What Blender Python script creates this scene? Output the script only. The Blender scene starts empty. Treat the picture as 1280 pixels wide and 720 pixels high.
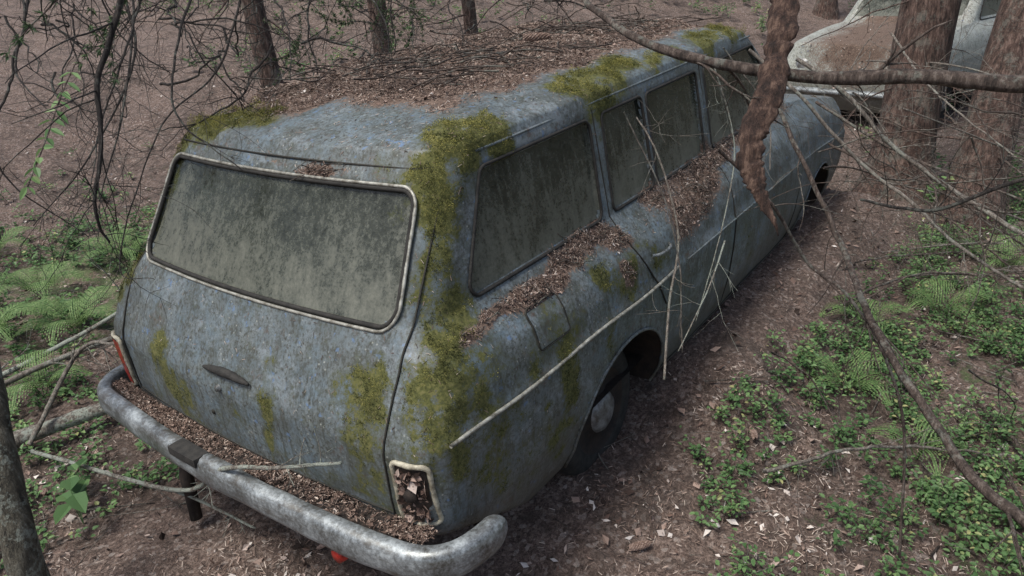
import bpy, math, numpy as np
from mathutils import Vector, Matrix
rng=np.random.default_rng(7)
sc=bpy.context.scene
# ---------------------------------------------------------------- camera
R=np.array([[0.5799,-0.8118,-0.0687],[-0.3697,-0.187,-0.9101],[0.726,0.5532,-0.4086]])
C=np.array([-0.924,-1.89,1.841]);F=895.
cam=bpy.data.cameras.new("camera");co=bpy.data.objects.new("camera",cam);sc.collection.objects.link(co);sc.camera=co
M=Matrix.Identity(4)
for i in range(3):
    M[i][0]=R[0][i];M[i][1]=-R[1][i];M[i][2]=-R[2][i];M[i][3]=C[i]
co.matrix_world=M;cam.sensor_width=36;cam.lens=F/1280*36;cam.clip_end=600;cam.clip_start=.02
sc.view_settings.view_transform='Standard';sc.view_settings.look='None';sc.view_settings.exposure=0
# ---------------------------------------------------------------- light
w=bpy.data.worlds.new("World");sc.world=w;w.use_nodes=True
nt=w.node_tree;bg=nt.nodes["Background"];sky=nt.nodes.new("ShaderNodeTexSky");sky.sky_type='NISHITA';sky.sun_disc=False
SE,SR=math.radians(66),math.radians(290)
sky.sun_elevation=SE;sky.sun_rotation=SR;sky.air_density=1.0;sky.dust_density=4.0;sky.ozone_density=.5
nt.links.new(sky.outputs[0],bg.inputs[0]);bg.inputs[1].default_value=.15
sl=bpy.data.lights.new("sun","SUN");sl.energy=3.3;sl.angle=math.radians(18);sl.color=(1,.98,.94)
so=bpy.data.objects.new("sun",sl);sc.collection.objects.link(so)
sd=Vector((math.sin(SR)*math.cos(SE),math.cos(SR)*math.cos(SE),math.sin(SE)))
so.rotation_euler=sd.to_track_quat('Z','Y').to_euler()
# ---------------------------------------------------------------- helpers
def h3(i):
    s=np.sin(i[...,0]*127.1+i[...,1]*311.7+i[...,2]*74.7)*43758.5453
    return s-np.floor(s)
def vn(p):
    p=np.asarray(p,float);i=np.floor(p);f=p-i;f=f*f*(3-2*f);r=0
    for a in (0,1):
        for b in (0,1):
            for c in (0,1):
                wt=(f[...,0] if a else 1-f[...,0])*(f[...,1] if b else 1-f[...,1])*(f[...,2] if c else 1-f[...,2])
                r=r+wt*h3(i+np.array([a,b,c]))
    return r
def fbm(p,o=4):
    p=np.asarray(p,float);r=0;a=.5;t=0
    for k in range(o): r=r+a*vn(p*2**k+k*17.3);t+=a;a*=.5
    return r/t
def sm(t): t=np.clip(t,0,1);return t*t*(3-2*t)
def nrm(v): return v/np.maximum(np.linalg.norm(v,axis=-1,keepdims=True),1e-9)
def mk(name,V,Fc,mat=None,parent=None,smooth=False,attrs=None,fattr=None):
    V=np.asarray(V,np.float32);Fc=np.asarray(Fc,np.int32);n,k=Fc.shape
    me=bpy.data.meshes.new(name);me.vertices.add(len(V));me.vertices.foreach_set("co",V.ravel())
    me.loops.add(n*k);me.loops.foreach_set("vertex_index",Fc.ravel())
    me.polygons.add(n);me.polygons.foreach_set("loop_start",np.arange(0,n*k,k,dtype=np.int32))
    me.polygons.foreach_set("use_smooth",np.full(n,smooth))
    for nm,a in (attrs or {}).items():
        at=me.attributes.new(nm,'FLOAT','POINT');at.data.foreach_set("value",np.asarray(a,np.float32))
    for nm,a in (fattr or {}).items():
        at=me.attributes.new(nm,'FLOAT','FACE');at.data.foreach_set("value",np.asarray(a,np.float32))
    me.update(calc_edges=True);me.validate()
    if mat: me.materials.append(mat)
    ob=bpy.data.objects.new(name,me);sc.collection.objects.link(ob)
    if parent: ob.parent=parent
    return ob
def empty(name):
    e=bpy.data.objects.new(name,None);sc.collection.objects.link(e);e.empty_display_size=.2;return e
def join(parts):
    Vs=[];Fs=[];o=0
    for v,f in parts:
        Vs.append(np.asarray(v,float));Fs.append(np.asarray(f)+o);o+=len(v)
    return np.vstack(Vs),np.vstack(Fs)
def resamp(P,n,k=3):
    P=np.asarray(P,float);m=len(P)
    if m<3:
        t=np.linspace(0,1,n)[:,None];return P[0]*(1-t)+P[-1]*t
    Q=np.vstack([2*P[0]-P[1],P,2*P[-1]-P[-2]]);out=[]
    for s in np.linspace(0,m-1-1e-9,n):
        i=int(s);t=s-i;a,b,c,d=Q[i:i+4]
        out.append(.5*((2*b)+(-a+c)*t+(2*a-5*b+4*c-d)*t*t+(-a+3*b-3*c+d)*t**3))
    return np.array(out)
def tube(P,r,ns=6,closed=False,rough=0,seed=0,flat=1.0):
    P=np.asarray(P,float);n=len(P);r=np.broadcast_to(np.asarray(r,float),(n,))
    T=nrm(np.roll(P,-1,0)-np.roll(P,1,0)) if closed else nrm(np.gradient(P,axis=0))
    u=np.cross(T[0],[.13,.21,1]);u/=np.linalg.norm(u)+1e-9;U=[u]
    for i in range(1,n):
        u=U[-1]-T[i]*np.dot(U[-1],T[i]);u/=np.linalg.norm(u)+1e-9;U.append(u)
    U=np.array(U);W=np.cross(T,U);a=np.linspace(0,2*math.pi,ns,endpoint=False)
    dr=U[:,None]*np.cos(a)[None,:,None]+W[:,None]*np.sin(a)[None,:,None]*flat
    rr=r[:,None,None]*np.ones((1,ns,1))
    if rough:
        q=P[:,None]+dr*rr*2;rr=rr*(1+rough*(fbm(q*(.35/np.maximum(r[:,None,None],.004))+seed)[...,None]-.5)*2)
    V=(P[:,None]+dr*rr).reshape(-1,3)
    m=n if closed else n-1;i=np.arange(m)[:,None];j=np.arange(ns)[None]
    a0=i*ns+j;a1=i*ns+(j+1)%ns;b0=((i+1)%n)*ns+j;b1=((i+1)%n)*ns+(j+1)%ns
    Fq=np.stack([a0,a1,b1,b0],-1).reshape(-1,4)
    if not closed:
        c0=len(V);V=np.vstack([V,P[0],P[-1]])
        for base,cc in ((0,c0),((n-1)*ns,c0+1)):
            q=[[base+k,base+(k+1)%ns,base+(k+2)%ns,cc] for k in range(0,ns-1,2)]
            Fq=np.vstack([Fq,np.array(q)])
    return V,Fq
# ---------------------------------------------------------------- materials
def mat(name,build):
    m=bpy.data.materials.new(name);m.use_nodes=True;n=m.node_tree;b=n.nodes["Principled BSDF"];build(n,b);return m
def N(n,t,**k):
    x=n.nodes.new("ShaderNode"+t)
    for a,v in k.items():
        if a.startswith("i_"):
            key=a[2:];key=int(key) if key.isdigit() else key.replace("_"," ");x.inputs[key].default_value=v
        else: setattr(x,a,v)
    return x
def ramp(n,src,stops,interp='LINEAR'):
    r=N(n,"ValToRGB");r.color_ramp.interpolation=interp;e=r.color_ramp.elements
    while len(e)<len(stops): e.new(.5)
    for x,(p,c) in zip(e,stops):
        x.position=p;x.color=(*c,1) if hasattr(c,'__len__') else (c,c,c,1)
    n.links.new(src,r.inputs[0]);return r.outputs[0]
def noise(n,scale,detail=4,rough=.6,vec=None,dist=0):
    x=N(n,"TexNoise",i_Scale=scale,i_Detail=detail,i_Roughness=rough,i_Distortion=dist)
    if vec is None:
        g=N(n,"NewGeometry");vec=g.outputs["Position"]
    n.links.new(vec,x.inputs["Vector"]);return x.outputs[0]
def mapv(n,scale,rot=(0,0,0)):
    g=N(n,"NewGeometry");m=N(n,"Mapping");m.inputs["Scale"].default_value=scale;m.inputs["Rotation"].default_value=rot
    n.links.new(g.outputs["Position"],m.inputs[0]);return m.outputs[0]
def mix(n,f,a,b,mode='MIX'):
    m=N(n,"Mix",data_type='RGBA',blend_type=mode)
    for s,i in ((f,0),(a,6),(b,7)):
        if isinstance(s,(int,float)): m.inputs[i].default_value=s
        elif isinstance(s,tuple): m.inputs[i].default_value=(*s,1)
        else: n.links.new(s,m.inputs[i])
    return m.outputs[2]
def mth(n,op,a,b=0.,clamp=False):
    m=N(n,"Math",operation=op,use_clamp=clamp)
    for s,i in ((a,0),(b,1)):
        if isinstance(s,(int,float)): m.inputs[i].default_value=s
        else: n.links.new(s,m.inputs[i])
    return m.outputs[0]
def attr(n,nm): return N(n,"Attribute",attribute_name=nm).outputs["Fac"]
def bump(n,b,h,st=.5,d=.01):
    x=N(n,"Bump");x.inputs["Strength"].default_value=st;x.inputs["Distance"].default_value=d
    n.links.new(h,x.inputs["Height"]);n.links.new(x.outputs[0],b.inputs["Normal"])
def paint_builder(base1,base2,grey,dark,grime=1.,chalk=(.25,.29,.315)):
    def f(n,b):
        big=noise(n,2.3,5,.65);fine=noise(n,85,4,.75);mid=noise(n,13,6,.8)
        c=mix(n,ramp(n,big,[(.40,0),(.60,1)]),base1,base2)
        c=mix(n,ramp(n,mid,[(.42,0),(.60,.8)]),c,grey)
        st=noise(n,1,6,.78,mapv(n,(11,11,4)))
        gr=mth(n,'ADD',mth(n,'ADD',mth(n,'MULTIPLY',st,.50),mth(n,'MULTIPLY',fine,.28)),mth(n,'MULTIPLY',big,.22))
        c=mix(n,ramp(n,gr,[(.42,0),(.49,.45*grime),(.57,.92*grime)]),c,dark)
        rn=noise(n,1,3,.6,mapv(n,(75,75,3)))
        c=mix(n,mth(n,'MULTIPLY',ramp(n,rn,[(.52,0),(.62,.75*grime)]),ramp(n,st,[(.40,0),(.54,1)])),c,(.05,.055,.046))
        c=mix(n,mth(n,'MULTIPLY',ramp(n,fine,[(.51,0),(.61,.88*grime)]),ramp(n,mid,[(.40,.15),(.58,1)])),c,(.035,.038,.032))
        c=mix(n,ramp(n,noise(n,4.2,6,.85),[(.53,0),(.62,.55)]),c,chalk)
        v=N(n,"TexVoronoi",feature='F1',i_Scale=48.)
        g=N(n,"NewGeometry");n.links.new(g.outputs["Position"],v.inputs["Vector"])
        dots=mth(n,'MULTIPLY',ramp(n,v.outputs["Distance"],[(.08,1),(.18,0)]),ramp(n,mid,[(.45,0),(.54,1)]))
        c=mix(n,mth(n,'MULTIPLY',dots,.7),c,(.38,.40,.36))
        ch=ramp(n,noise(n,30,3,.6),[(.65,0),(.69,.65)]);c=mix(n,ch,c,(.12,.20,.34))
        ru=mth(n,'MULTIPLY',ramp(n,noise(n,25,4,.7),[(.57,0),(.66,1)]),ramp(n,big,[(.47,0),(.58,1)]))
        c=mix(n,mth(n,'MULTIPLY',ru,.7),c,(.10,.055,.035))
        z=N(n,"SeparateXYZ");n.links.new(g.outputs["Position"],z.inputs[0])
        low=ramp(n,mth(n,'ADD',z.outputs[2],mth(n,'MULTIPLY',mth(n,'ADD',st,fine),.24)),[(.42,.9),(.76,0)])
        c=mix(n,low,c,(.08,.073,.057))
        ms=attr(n,"moss");mf=mth(n,'ADD',ms,mth(n,'MULTIPLY',mth(n,'SUBTRACT',noise(n,34,6,.88),.5),3.6))
        mm=ramp(n,mf,[(.66,0),(.80,1)])
        mc=ramp(n,fine,[(.3,(.035,.04,.014)),(.5,(.085,.09,.027)),(.7,(.18,.17,.055))])
        al=ramp(n,mf,[(.05,0),(.68,.72)])
        c=mix(n,al,c,(.065,.074,.042));c=mix(n,mm,c,mc)
        df=mth(n,'ADD',attr(n,"deb"),mth(n,'MULTIPLY',mth(n,'SUBTRACT',fine,.5),2.2))
        dm=ramp(n,df,[(.48,0),(.70,1)])
        dc=ramp(n,fine,[(.35,(.04,.026,.02)),(.55,(.14,.098,.075)),(.7,(.28,.21,.165))])
        c=mix(n,ramp(n,df,[(.1,0),(.55,.5)]),c,(.08,.07,.056));c=mix(n,dm,c,dc)
        n.links.new(c,b.inputs["Base Color"])
        rg=mth(n,'ADD',mth(n,'MULTIPLY',gr,.5),.24);rg=mth(n,'MAXIMUM',rg,mth(n,'MAXIMUM',mm,dm),True)
        n.links.new(rg,b.inputs["Roughness"]);b.inputs["Specular IOR Level"].default_value=.45
        bump(n,b,fine,.5,.0018)
    return f
M_paint=mat("weathered_blue_paint",paint_builder((.13,.18,.215),(.155,.19,.205),(.17,.19,.188),(.078,.087,.080)))
M_paint2=mat("weathered_white_paint",paint_builder((.48,.51,.46),(.42,.45,.41),(.43,.43,.38),(.22,.23,.19),.65,(.42,.44,.42)))
def simple(name,c1,c2,scale,rough=.8,metal=0,bst=.4,bd=.004,detail=5,c3=None):
    def f(n,b):
        x=noise(n,scale,detail,.7)
        st=[(.35,c1),(.62,c2)] if c3 is None else [(.33,c1),(.52,c2),(.68,c3)]
        n.links.new(ramp(n,x,st),b.inputs["Base Color"]);b.inputs["Roughness"].default_value=rough;b.inputs["Metallic"].default_value=metal
        bump(n,b,noise(n,scale*3,2,.7),bst,bd)
    return mat(name,f)
M_gap=simple("panel_gap",(.012,.012,.01),(.03,.028,.02),60)
M_trim=simple("dull_trim",(.12,.11,.085),(.42,.42,.37),38,.5,.25,.4,.002,6)
M_rubber=simple("old_rubber",(.010,.010,.009),(.032,.03,.026),30,.85)
M_hub=simple("hubcap_metal",(.10,.09,.08),(.30,.31,.31),22,.5,.4)
M_dark=simple("rusty_underbody",(.008,.006,.005),(.03,.02,.014),20)
M_seat=simple("old_seat_cloth",(.03,.025,.02),(.09,.075,.055),15)
M_red=simple("red_lens",(.10,.012,.008),(.45,.03,.02),30,.3)
M_cream=simple("lamp_frame",(.14,.12,.08),(.50,.47,.36),32,.6)
def chromeb(n,b):
    x=noise(n,9,6,.78);f_=noise(n,90,3,.8);s_=noise(n,1,4,.7,mapv(n,(10,10,45)))
    c=ramp(n,mth(n,'ADD',mth(n,'MULTIPLY',x,.62),mth(n,'MULTIPLY',f_,.38)),[(.38,(.08,.08,.072)),(.50,(.22,.24,.245)),(.62,(.42,.46,.47))])
    c=mix(n,ramp(n,s_,[(.5,0),(.66,.7)]),c,(.09,.078,.06));n.links.new(c,b.inputs["Base Color"])
    n.links.new(ramp(n,x,[(.35,.28),(.65,.62)]),b.inputs["Roughness"]);b.inputs["Metallic"].default_value=.45;bump(n,b,f_,.35,.0012)
M_chrome=mat("tarnished_chrome",chromeb)
def glassb(n,b):
    out=n.nodes["Material Output"]
    st=noise(n,1,5,.8,mapv(n,(4.5,4.5,4)));fi=noise(n,110,3,.85);ru=noise(n,1,3,.6,mapv(n,(50,50,4)))
    dirt=mth(n,'ADD',mth(n,'ADD',mth(n,'MULTIPLY',st,.45),mth(n,'MULTIPLY',ru,.22)),mth(n,'MULTIPLY',fi,.33))
    g=N(n,"NewGeometry");z=N(n,"SeparateXYZ");n.links.new(g.outputs["Position"],z.inputs[0])
    dirt=mth(n,'ADD',dirt,mth(n,'MULTIPLY',mth(n,'SUBTRACT',1.2,z.outputs[2]),.42))
    c=ramp(n,dirt,[(.36,(.032,.037,.029)),(.50,(.068,.075,.058)),(.66,(.16,.165,.132))])
    ms=mth(n,'ADD',attr(n,"moss"),mth(n,'MULTIPLY',mth(n,'SUBTRACT',noise(n,50,4,.8),.5),2.))
    c=mix(n,ramp(n,ms,[(.6,0),(.8,1)]),c,(.07,.078,.035))
    n.links.new(c,b.inputs["Base Color"]);n.links.new(ramp(n,dirt,[(.38,.08),(.6,.42)]),b.inputs["Roughness"])
    tr=N(n,"BsdfTransparent");tr.inputs[0].default_value=(.66,.72,.64,1)
    mx=N(n,"MixShader");n.links.new(ramp(n,dirt,[(.36,.42),(.56,.92)]),mx.inputs[0])
    n.links.new(tr.outputs[0],mx.inputs[1]);n.links.new(b.outputs[0],mx.inputs[2]);n.links.new(mx.outputs[0],out.inputs[0])
M_glass=mat("dirty_glass",glassb)
def rndmat(name,stops,rough=.8,trans=0.):
    def f(n,b):
        c=ramp(n,attr(n,"rnd"),stops)
        n.links.new(c,b.inputs["Base Color"]);b.inputs["Roughness"].default_value=rough;b.inputs["Specular IOR Level"].default_value=.3
        if trans:
            t=N(n,"BsdfTranslucent");n.links.new(c,t.inputs[0]);a=N(n,"MixShader");a.inputs[0].default_value=trans
            n.links.new(b.outputs[0],a.inputs[1]);n.links.new(t.outputs[0],a.inputs[2]);n.links.new(a.outputs[0],n.nodes["Material Output"].inputs[0])
    return mat(name,f)
M_needle=rndmat("dry_needles",[(0,(.025,.017,.014)),(.35,(.11,.072,.055)),(.7,(.29,.21,.168)),(1,(.54,.46,.39))])
M_flake=rndmat("dead_leaves",[(0,(.028,.018,.014)),(.4,(.14,.09,.07)),(.75,(.35,.26,.215)),(1,(.62,.57,.52))])
M_moss=rndmat("moss_tufts",[(0,(.024,.029,.011)),(.35,(.068,.075,.022)),(.7,(.19,.185,.050)),(1,(.31,.28,.09))],.95)
M_leaf=rndmat("undergrowth_leaves",[(0,(.04,.095,.035)),(.5,(.10,.19,.07)),(.85,(.19,.31,.12)),(1,(.38,.38,.17))],.5,.3)
M_fern=rndmat("fern_green",[(0,(.06,.12,.04)),(.6,(.14,.23,.08)),(1,(.25,.35,.14))],.6,.3)
M_spr=rndmat("spruce_green",[(0,(.02,.04,.015)),(.6,(.04,.085,.03)),(1,(.09,.13,.05))],.7)
def barkb(c1,c2,c3,lich,sc_=1.,lt=.52):
    def f(n,b):
        v=mapv(n,(38*sc_,38*sc_,9*sc_));x=noise(n,1,6,.75,v)
        c=ramp(n,x,[(.38,c1),(.52,c2),(.64,c3)])
        l=ramp(n,mth(n,'ADD',mth(n,'MULTIPLY',noise(n,9,3,.7),.6),mth(n,'MULTIPLY',noise(n,80,3,.7),.4)),[(lt,0),(lt+.06,lich)])
        c=mix(n,l,c,(.30,.33,.28));n.links.new(c,b.inputs["Base Color"]);b.inputs["Roughness"].default_value=.9
        bump(n,b,x,1.,.03*min(1,1/sc_))
    return f
M_bark=mat("conifer_bark",barkb((.025,.015,.011),(.095,.058,.045),(.22,.15,.12),.25))
M_bark_g=mat("grey_bark",barkb((.03,.028,.02),(.10,.09,.065),(.2,.19,.15),.7))
M_twig=mat("dead_twig_bark",barkb((.03,.021,.016),(.09,.066,.053),(.19,.155,.13),.35,2))
M_twig_d=mat("dark_twig_bark",barkb((.010,.008,.007),(.025,.020,.017),(.06,.05,.042),.25,2))
M_twig_p=mat("pale_twig_bark",barkb((.09,.075,.06),(.19,.165,.137),(.34,.31,.27),.5,2))
M_lich=mat("lichen_bark",barkb((.07,.06,.05),(.19,.17,.14),(.34,.32,.28),.95,2,.46))
M_red_b=mat("rotten_bark",barkb((.018,.010,.007),(.070,.039,.028),(.18,.115,.083),.0,1.5))
def groundb(n,b):
    lg=noise(n,1.3,4,.7);m_=noise(n,9,5,.78);f_=noise(n,110,3,.85)
    v=N(n,"TexVoronoi",feature='F1',i_Scale=70.);g=N(n,"NewGeometry");n.links.new(g.outputs["Position"],v.inputs["Vector"])
    sx=N(n,"SeparateColor");n.links.new(v.outputs["Color"],sx.inputs[0])
    c=ramp(n,f_,[(.38,(.032,.022,.018)),(.5,(.14,.095,.075)),(.62,(.34,.26,.215))])  # litter tones; dark end paints shade into the crevices of the bump noise
    c2=ramp(n,sx.outputs[0],[(0,(.04,.026,.02)),(.5,(.16,.108,.085)),(.85,(.34,.26,.215)),(1,(.56,.50,.45))])
    c=mix(n,.45,c,c2);c=mix(n,ramp(n,mth(n,'ADD',mth(n,'MULTIPLY',m_,.6),mth(n,'MULTIPLY',lg,.4)),[(.45,0),(.59,.75)]),c,(.05,.036,.028))
    gr=mth(n,'ADD',attr(n,"green"),mth(n,'MULTIPLY',mth(n,'SUBTRACT',m_,.5),3.0))
    c=mix(n,ramp(n,gr,[(.50,0),(.85,.8)]),c,ramp(n,f_,[(.3,(.04,.06,.02)),(.55,(.10,.15,.055)),(.8,(.19,.24,.10))]))
    n.links.new(c,b.inputs["Base Color"]);b.inputs["Roughness"].default_value=.95
    bump(n,b,f_,1.,.015)
M_ground=mat("forest_floor",groundb)
# ---------------------------------------------------------------- terrain
def terr(x,y):
    x=np.asarray(x,float);y=np.asarray(y,float);p=np.stack([x,y,0*x],-1)
    d=np.hypot(x+.9,y+1.9)
    z=.10*(fbm(p*.9+3)-.5)+.07*(fbm(p*5)-.5)+.055*(fbm(p*14,3)-.5)
    g=np.clip((y-.3)/4.5,0,1)
    z=z+sm((d-5.5)/6)*(.025+.135*g)*np.maximum(d-5.5,0)
    z=z+.5*(fbm(p*.22+9)-.5)*sm((d-6)/6)
    inside=sm((1.0-np.maximum(np.abs(y)-.2,0))/.4)*sm((x+.5)/.3)*sm((5.2-x)/.5)
    bank=.17*sm((x-1.25)/.7)*sm((5.2-x)/.8)*sm((1.55-np.abs(y))/.6)+.05*sm((x-.5)/.4)*sm((5.2-x)/.8)*sm((1.3-np.abs(y))/.5)
    return z*(1-.5*inside)-.02+bank
s=np.linspace(-1,1,480);ax=np.sinh(s*5.4)/math.sinh(5.4)*110
X,Y=np.meshgrid(ax+1.2,ax-.2,indexing='ij');
def greenmask(x,y):
    gl=np.exp(-(((x-1.2)/1.6)**2+((y-3.5)/1.5)**2))
    gr=np.clip((-1.05-y)/1.0,0,1)*sm((x-.8)/.6)
    return np.clip(.85*gl+.48*gr,0,1)+.2*sm((np.hypot(x,y)-9)/10)
Gn=len(ax);i,j=np.meshgrid(np.arange(Gn-1),np.arange(Gn-1),indexing='ij');a0=i*Gn+j
mk("ground",np.stack([X,Y,terr(X,Y)],-1).reshape(-1,3),np.stack([a0,a0+Gn,a0+Gn+1,a0+1],-1).reshape(-1,4),M_ground,smooth=True,attrs={"green":greenmask(X,Y).ravel()})
# ---------------------------------------------------------------- small scatter primitives
def frame_from(nv):
    r=nrm(rng.normal(size=nv.shape));t=nrm(r-nv*(r*nv).sum(-1,keepdims=True));return t,np.cross(nv,t)
def needles(P,Nv,L=(.012,.026),W=.0014,tilt=.25):
    n=len(P);Nv=nrm(Nv+rng.normal(size=(n,3))*tilt);t,s_=frame_from(Nv)
    l=rng.uniform(*L,n)[:,None]/2;wd=W*rng.uniform(.7,1.4,n)[:,None]/2
    V=np.stack([P-t*l-s_*wd,P+t*l-s_*wd,P+t*l+s_*wd+Nv*l*.1,P-t*l+s_*wd],1).reshape(-1,3)
    return V,np.arange(4*n).reshape(n,4)
def flakes(P,Nv,S=(.006,.016),tilt=.5,asp=.55):
    n=len(P);Nv=nrm(Nv+rng.normal(size=(n,3))*tilt);t,s_=frame_from(Nv)
    l=(S[0]+(S[1]-S[0])*rng.random(n)**2.2)[:,None];wd=l*rng.uniform(asp*.4,asp*1.3,n)[:,None];c=rng.uniform(-.5,.6,n)[:,None]*l
    V=np.stack([P-t*l,P-t*l*.2-s_*wd+Nv*c,P+t*l*rng.uniform(.6,1.1,(n,1)),P+t*l*.1+s_*wd+Nv*c*.7],1).reshape(-1,3)
    return V,np.arange(4*n).reshape(n,4)
def leaves(B,D,Nv,L,W,fold=.25,droop=.15):
    n=len(B);D=nrm(D);S=nrm(np.cross(D,Nv));U=np.cross(S,D);L=np.broadcast_to(L,(n,))[:,None];W=np.broadcast_to(W,(n,))[:,None]
    b=B;t=B+D*L-U*L*droop
    q=[b+D*L*.3+S*W*.5+U*W*fold,b+D*L*.7+S*W*.38+U*W*fold-U*L*droop*.5]
    p=[b+D*L*.3-S*W*.5+U*W*fold,b+D*L*.7-S*W*.38+U*W*fold-U*L*droop*.5]
    V=np.stack([b,q[0],q[1],t,p[1],p[0]],1).reshape(-1,3);k=np.arange(n)[:,None]*6
    return V,np.stack([k+np.array([0,1,2,3]),k+np.array([0,3,4,5])],1).reshape(-1,4)
# ---------------------------------------------------------------- car surface
WZ=[.22,.3,.45,.6,.73,.76,.82,.88,.93,.97,1.0,1.36,1.40];WV=[.77,.81,.845,.86,.865,.855,.845,.825,.79,.745,.72,.655,.64]
RZ=[.22,.32,.40,.45,.55,.70,.74,.85,1.0,1.32,1.40];RV=[.50,.36,.20,.11,.10,.095,.105,.155,.235,.42,.475]
def wid(z): return np.interp(z,WZ,WV)
def xr(z): return np.interp(z,RZ,RV)
def zmap(x,z,k=1):
    return z+k*(.03*(np.clip(x,0,2.9)-.5)*np.clip((z-.8)/.4,0,1)-.10*sm((x-3.2)/1.5)*np.clip((z-.3)/.5,0,1))
def tap(x): return 1-.05*np.abs((x-2.2)/2.2)**3
def ringpts(z,w_,a,b,r,s,ns,roof=False):
    pts=[]
    t=np.arange(40)/40;pts.append(np.stack([a+0*t,-(w_-r)*t,0*t],1))
    t=np.arange(12)/12*math.pi/2;pts.append(np.stack([a+r-r*np.cos(t),-(w_-r)-r*np.sin(t),0*t],1))
    t=np.arange(ns)/ns;pts.append(np.stack([a+r+(b-a-2*r)*t,-w_+0*t,0*t+1],1))
    t=np.arange(10)/10*math.pi/2;pts.append(np.stack([b-r+r*np.sin(t),-(w_-r)-r*np.cos(t),0*t+2],1))
    t=np.arange(21)/20;pts.append(np.stack([b+0*t,-(w_-r)*(1-t),0*t+2],1))
    h=np.vstack(pts);m=h[1:-1][::-1].copy();m[:,1]*=-1;h=np.vstack([h,m]);x,y,sg=h.T
    bul=.05*s*(1-(y/max(w_,1e-6))**2)*np.clip(1-(x-a)/(r+.001),0,1)
    zz=zmap(x,np.full_like(x,z))
    return np.stack([x-bul,y*tap(x),zz],1),np.stack([x,y,np.full_like(x,z),sg],1)
def levels(dz,flen,hood):
    L=[]
    for z in np.arange(.22,.955,dz): L.append((z,wid(z),xr(z),flen-.1*((z-.5)/.4)**2,.09,1))
    z0=L[-1][0]
    for k in range(1,13):
        t=k/12;z=z0+(1.0-z0)*t;L.append((z,wid(z),xr(z),flen-.05+(hood-flen+.05)*t,.10,1))
    for z in np.arange(1.0+dz,1.401,dz): L.append((z,wid(z),xr(z),hood-.52*(z-1)/.4,.11,1))
    for k in range(1,25):
        s_=math.cos(k/24*math.pi/2) if k<24 else .004
        L.append((1.40+.085*(1-s_**2)**.6,.64*s_,.475+(1-s_)*1.18,hood-.52-(1-s_)*1.18,.11*s_,s_))
    return L
def poly_sdf(P,poly,rad):
    poly=np.array(poly);c=poly.mean(0)
    d=np.full(len(P),1e9);ins=np.ones(len(P),bool);n=len(poly)
    q=[]
    for k in range(n):
        p0,p1,p2=poly[k-1],poly[k],poly[(k+1)%n];e1=nrm(p1-p0);e2=nrm(p2-p1)
        n1=np.array([-e1[1],e1[0]]);n2=np.array([-e2[1],e2[0]])
        if np.dot(c-p1,n1)<0:n1=-n1
        if np.dot(c-p1,n2)<0:n2=-n2
        A=np.array([n1,n2]);q.append(np.linalg.solve(A,[np.dot(n1,p1)+rad,np.dot(n2,p1)+rad]))
    q=np.array(q)
    for k in range(n):
        a,b=q[k],q[(k+1)%n];ab=b-a;t=np.clip(((P-a)@ab)/(ab@ab),0,1);d=np.minimum(d,np.linalg.norm(P-(a+t[:,None]*ab),axis=1))
        nn=np.array([-ab[1],ab[0]])
        if np.dot(c-a,nn)<0:nn=-nn
        ins&=((P-a)@nn)>0
    return np.where(ins,-d,d)-rad,q
def outline(q,rad,m=8):
    q=np.array(q);n=len(q);pts=[]
    ar=sum(q[k][0]*q[(k+1)%n][1]-q[(k+1)%n][0]*q[k][1] for k in range(n));sg=1 if ar>0 else -1
    for k in range(n):
        e1=nrm(q[k]-q[k-1]);e2=nrm(q[(k+1)%n]-q[k]);n1=np.array([e1[1],-e1[0]])*sg;n2=np.array([e2[1],-e2[0]])*sg
        for t in np.linspace(0,1,m): v=nrm(n1*(1-t)+n2*t);pts.append(q[k]+v*rad)
        nxt=q[(k+1)%n]+n2*rad;cur=pts[-1]
        for t in np.linspace(0,1,26)[1:-1]: pts.append(cur*(1-t)+nxt*t)
    return np.array(pts)
SIDEW=[[(.43,1.005),(1.17,1.005),(1.19,1.335),(.60,1.335)],[(1.25,1.005),(1.575,1.005),(1.575,1.335),(1.27,1.335)],[(1.61,1.005),(2.09,1.005),(2.09,1.335),(1.61,1.335)],[(2.17,1.005),(3.08,1.005),(2.80,1.335),(2.17,1.335)]]
SRAD=[.035,.025,.025,.03]
REARW=[(.60,1.325),(-.60,1.325),(-.645,.985),(.645,.985)]
def sidep(x,z,off=0,s=-1):
    x=np.asarray(x,float);z=np.asarray(z,float)
    return np.stack([x+0*z,s*(wid(z)*tap(x)+off),zmap(x,z)],-1)
def rearp(y,z,off=0):
    y=np.asarray(y,float);z=np.asarray(z,float);w_=wid(z);r=.09
    ov=np.clip((np.abs(y)-(w_-r))/r,0,.999);xx=xr(z)+r-r*np.sqrt(1-ov**2)
    return np.stack([xx-.05*(1-(y/w_)**2)*np.clip(1-(xx-xr(z))/r,0,1)-off,y*.955,zmap(xx,z)],-1)
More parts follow.
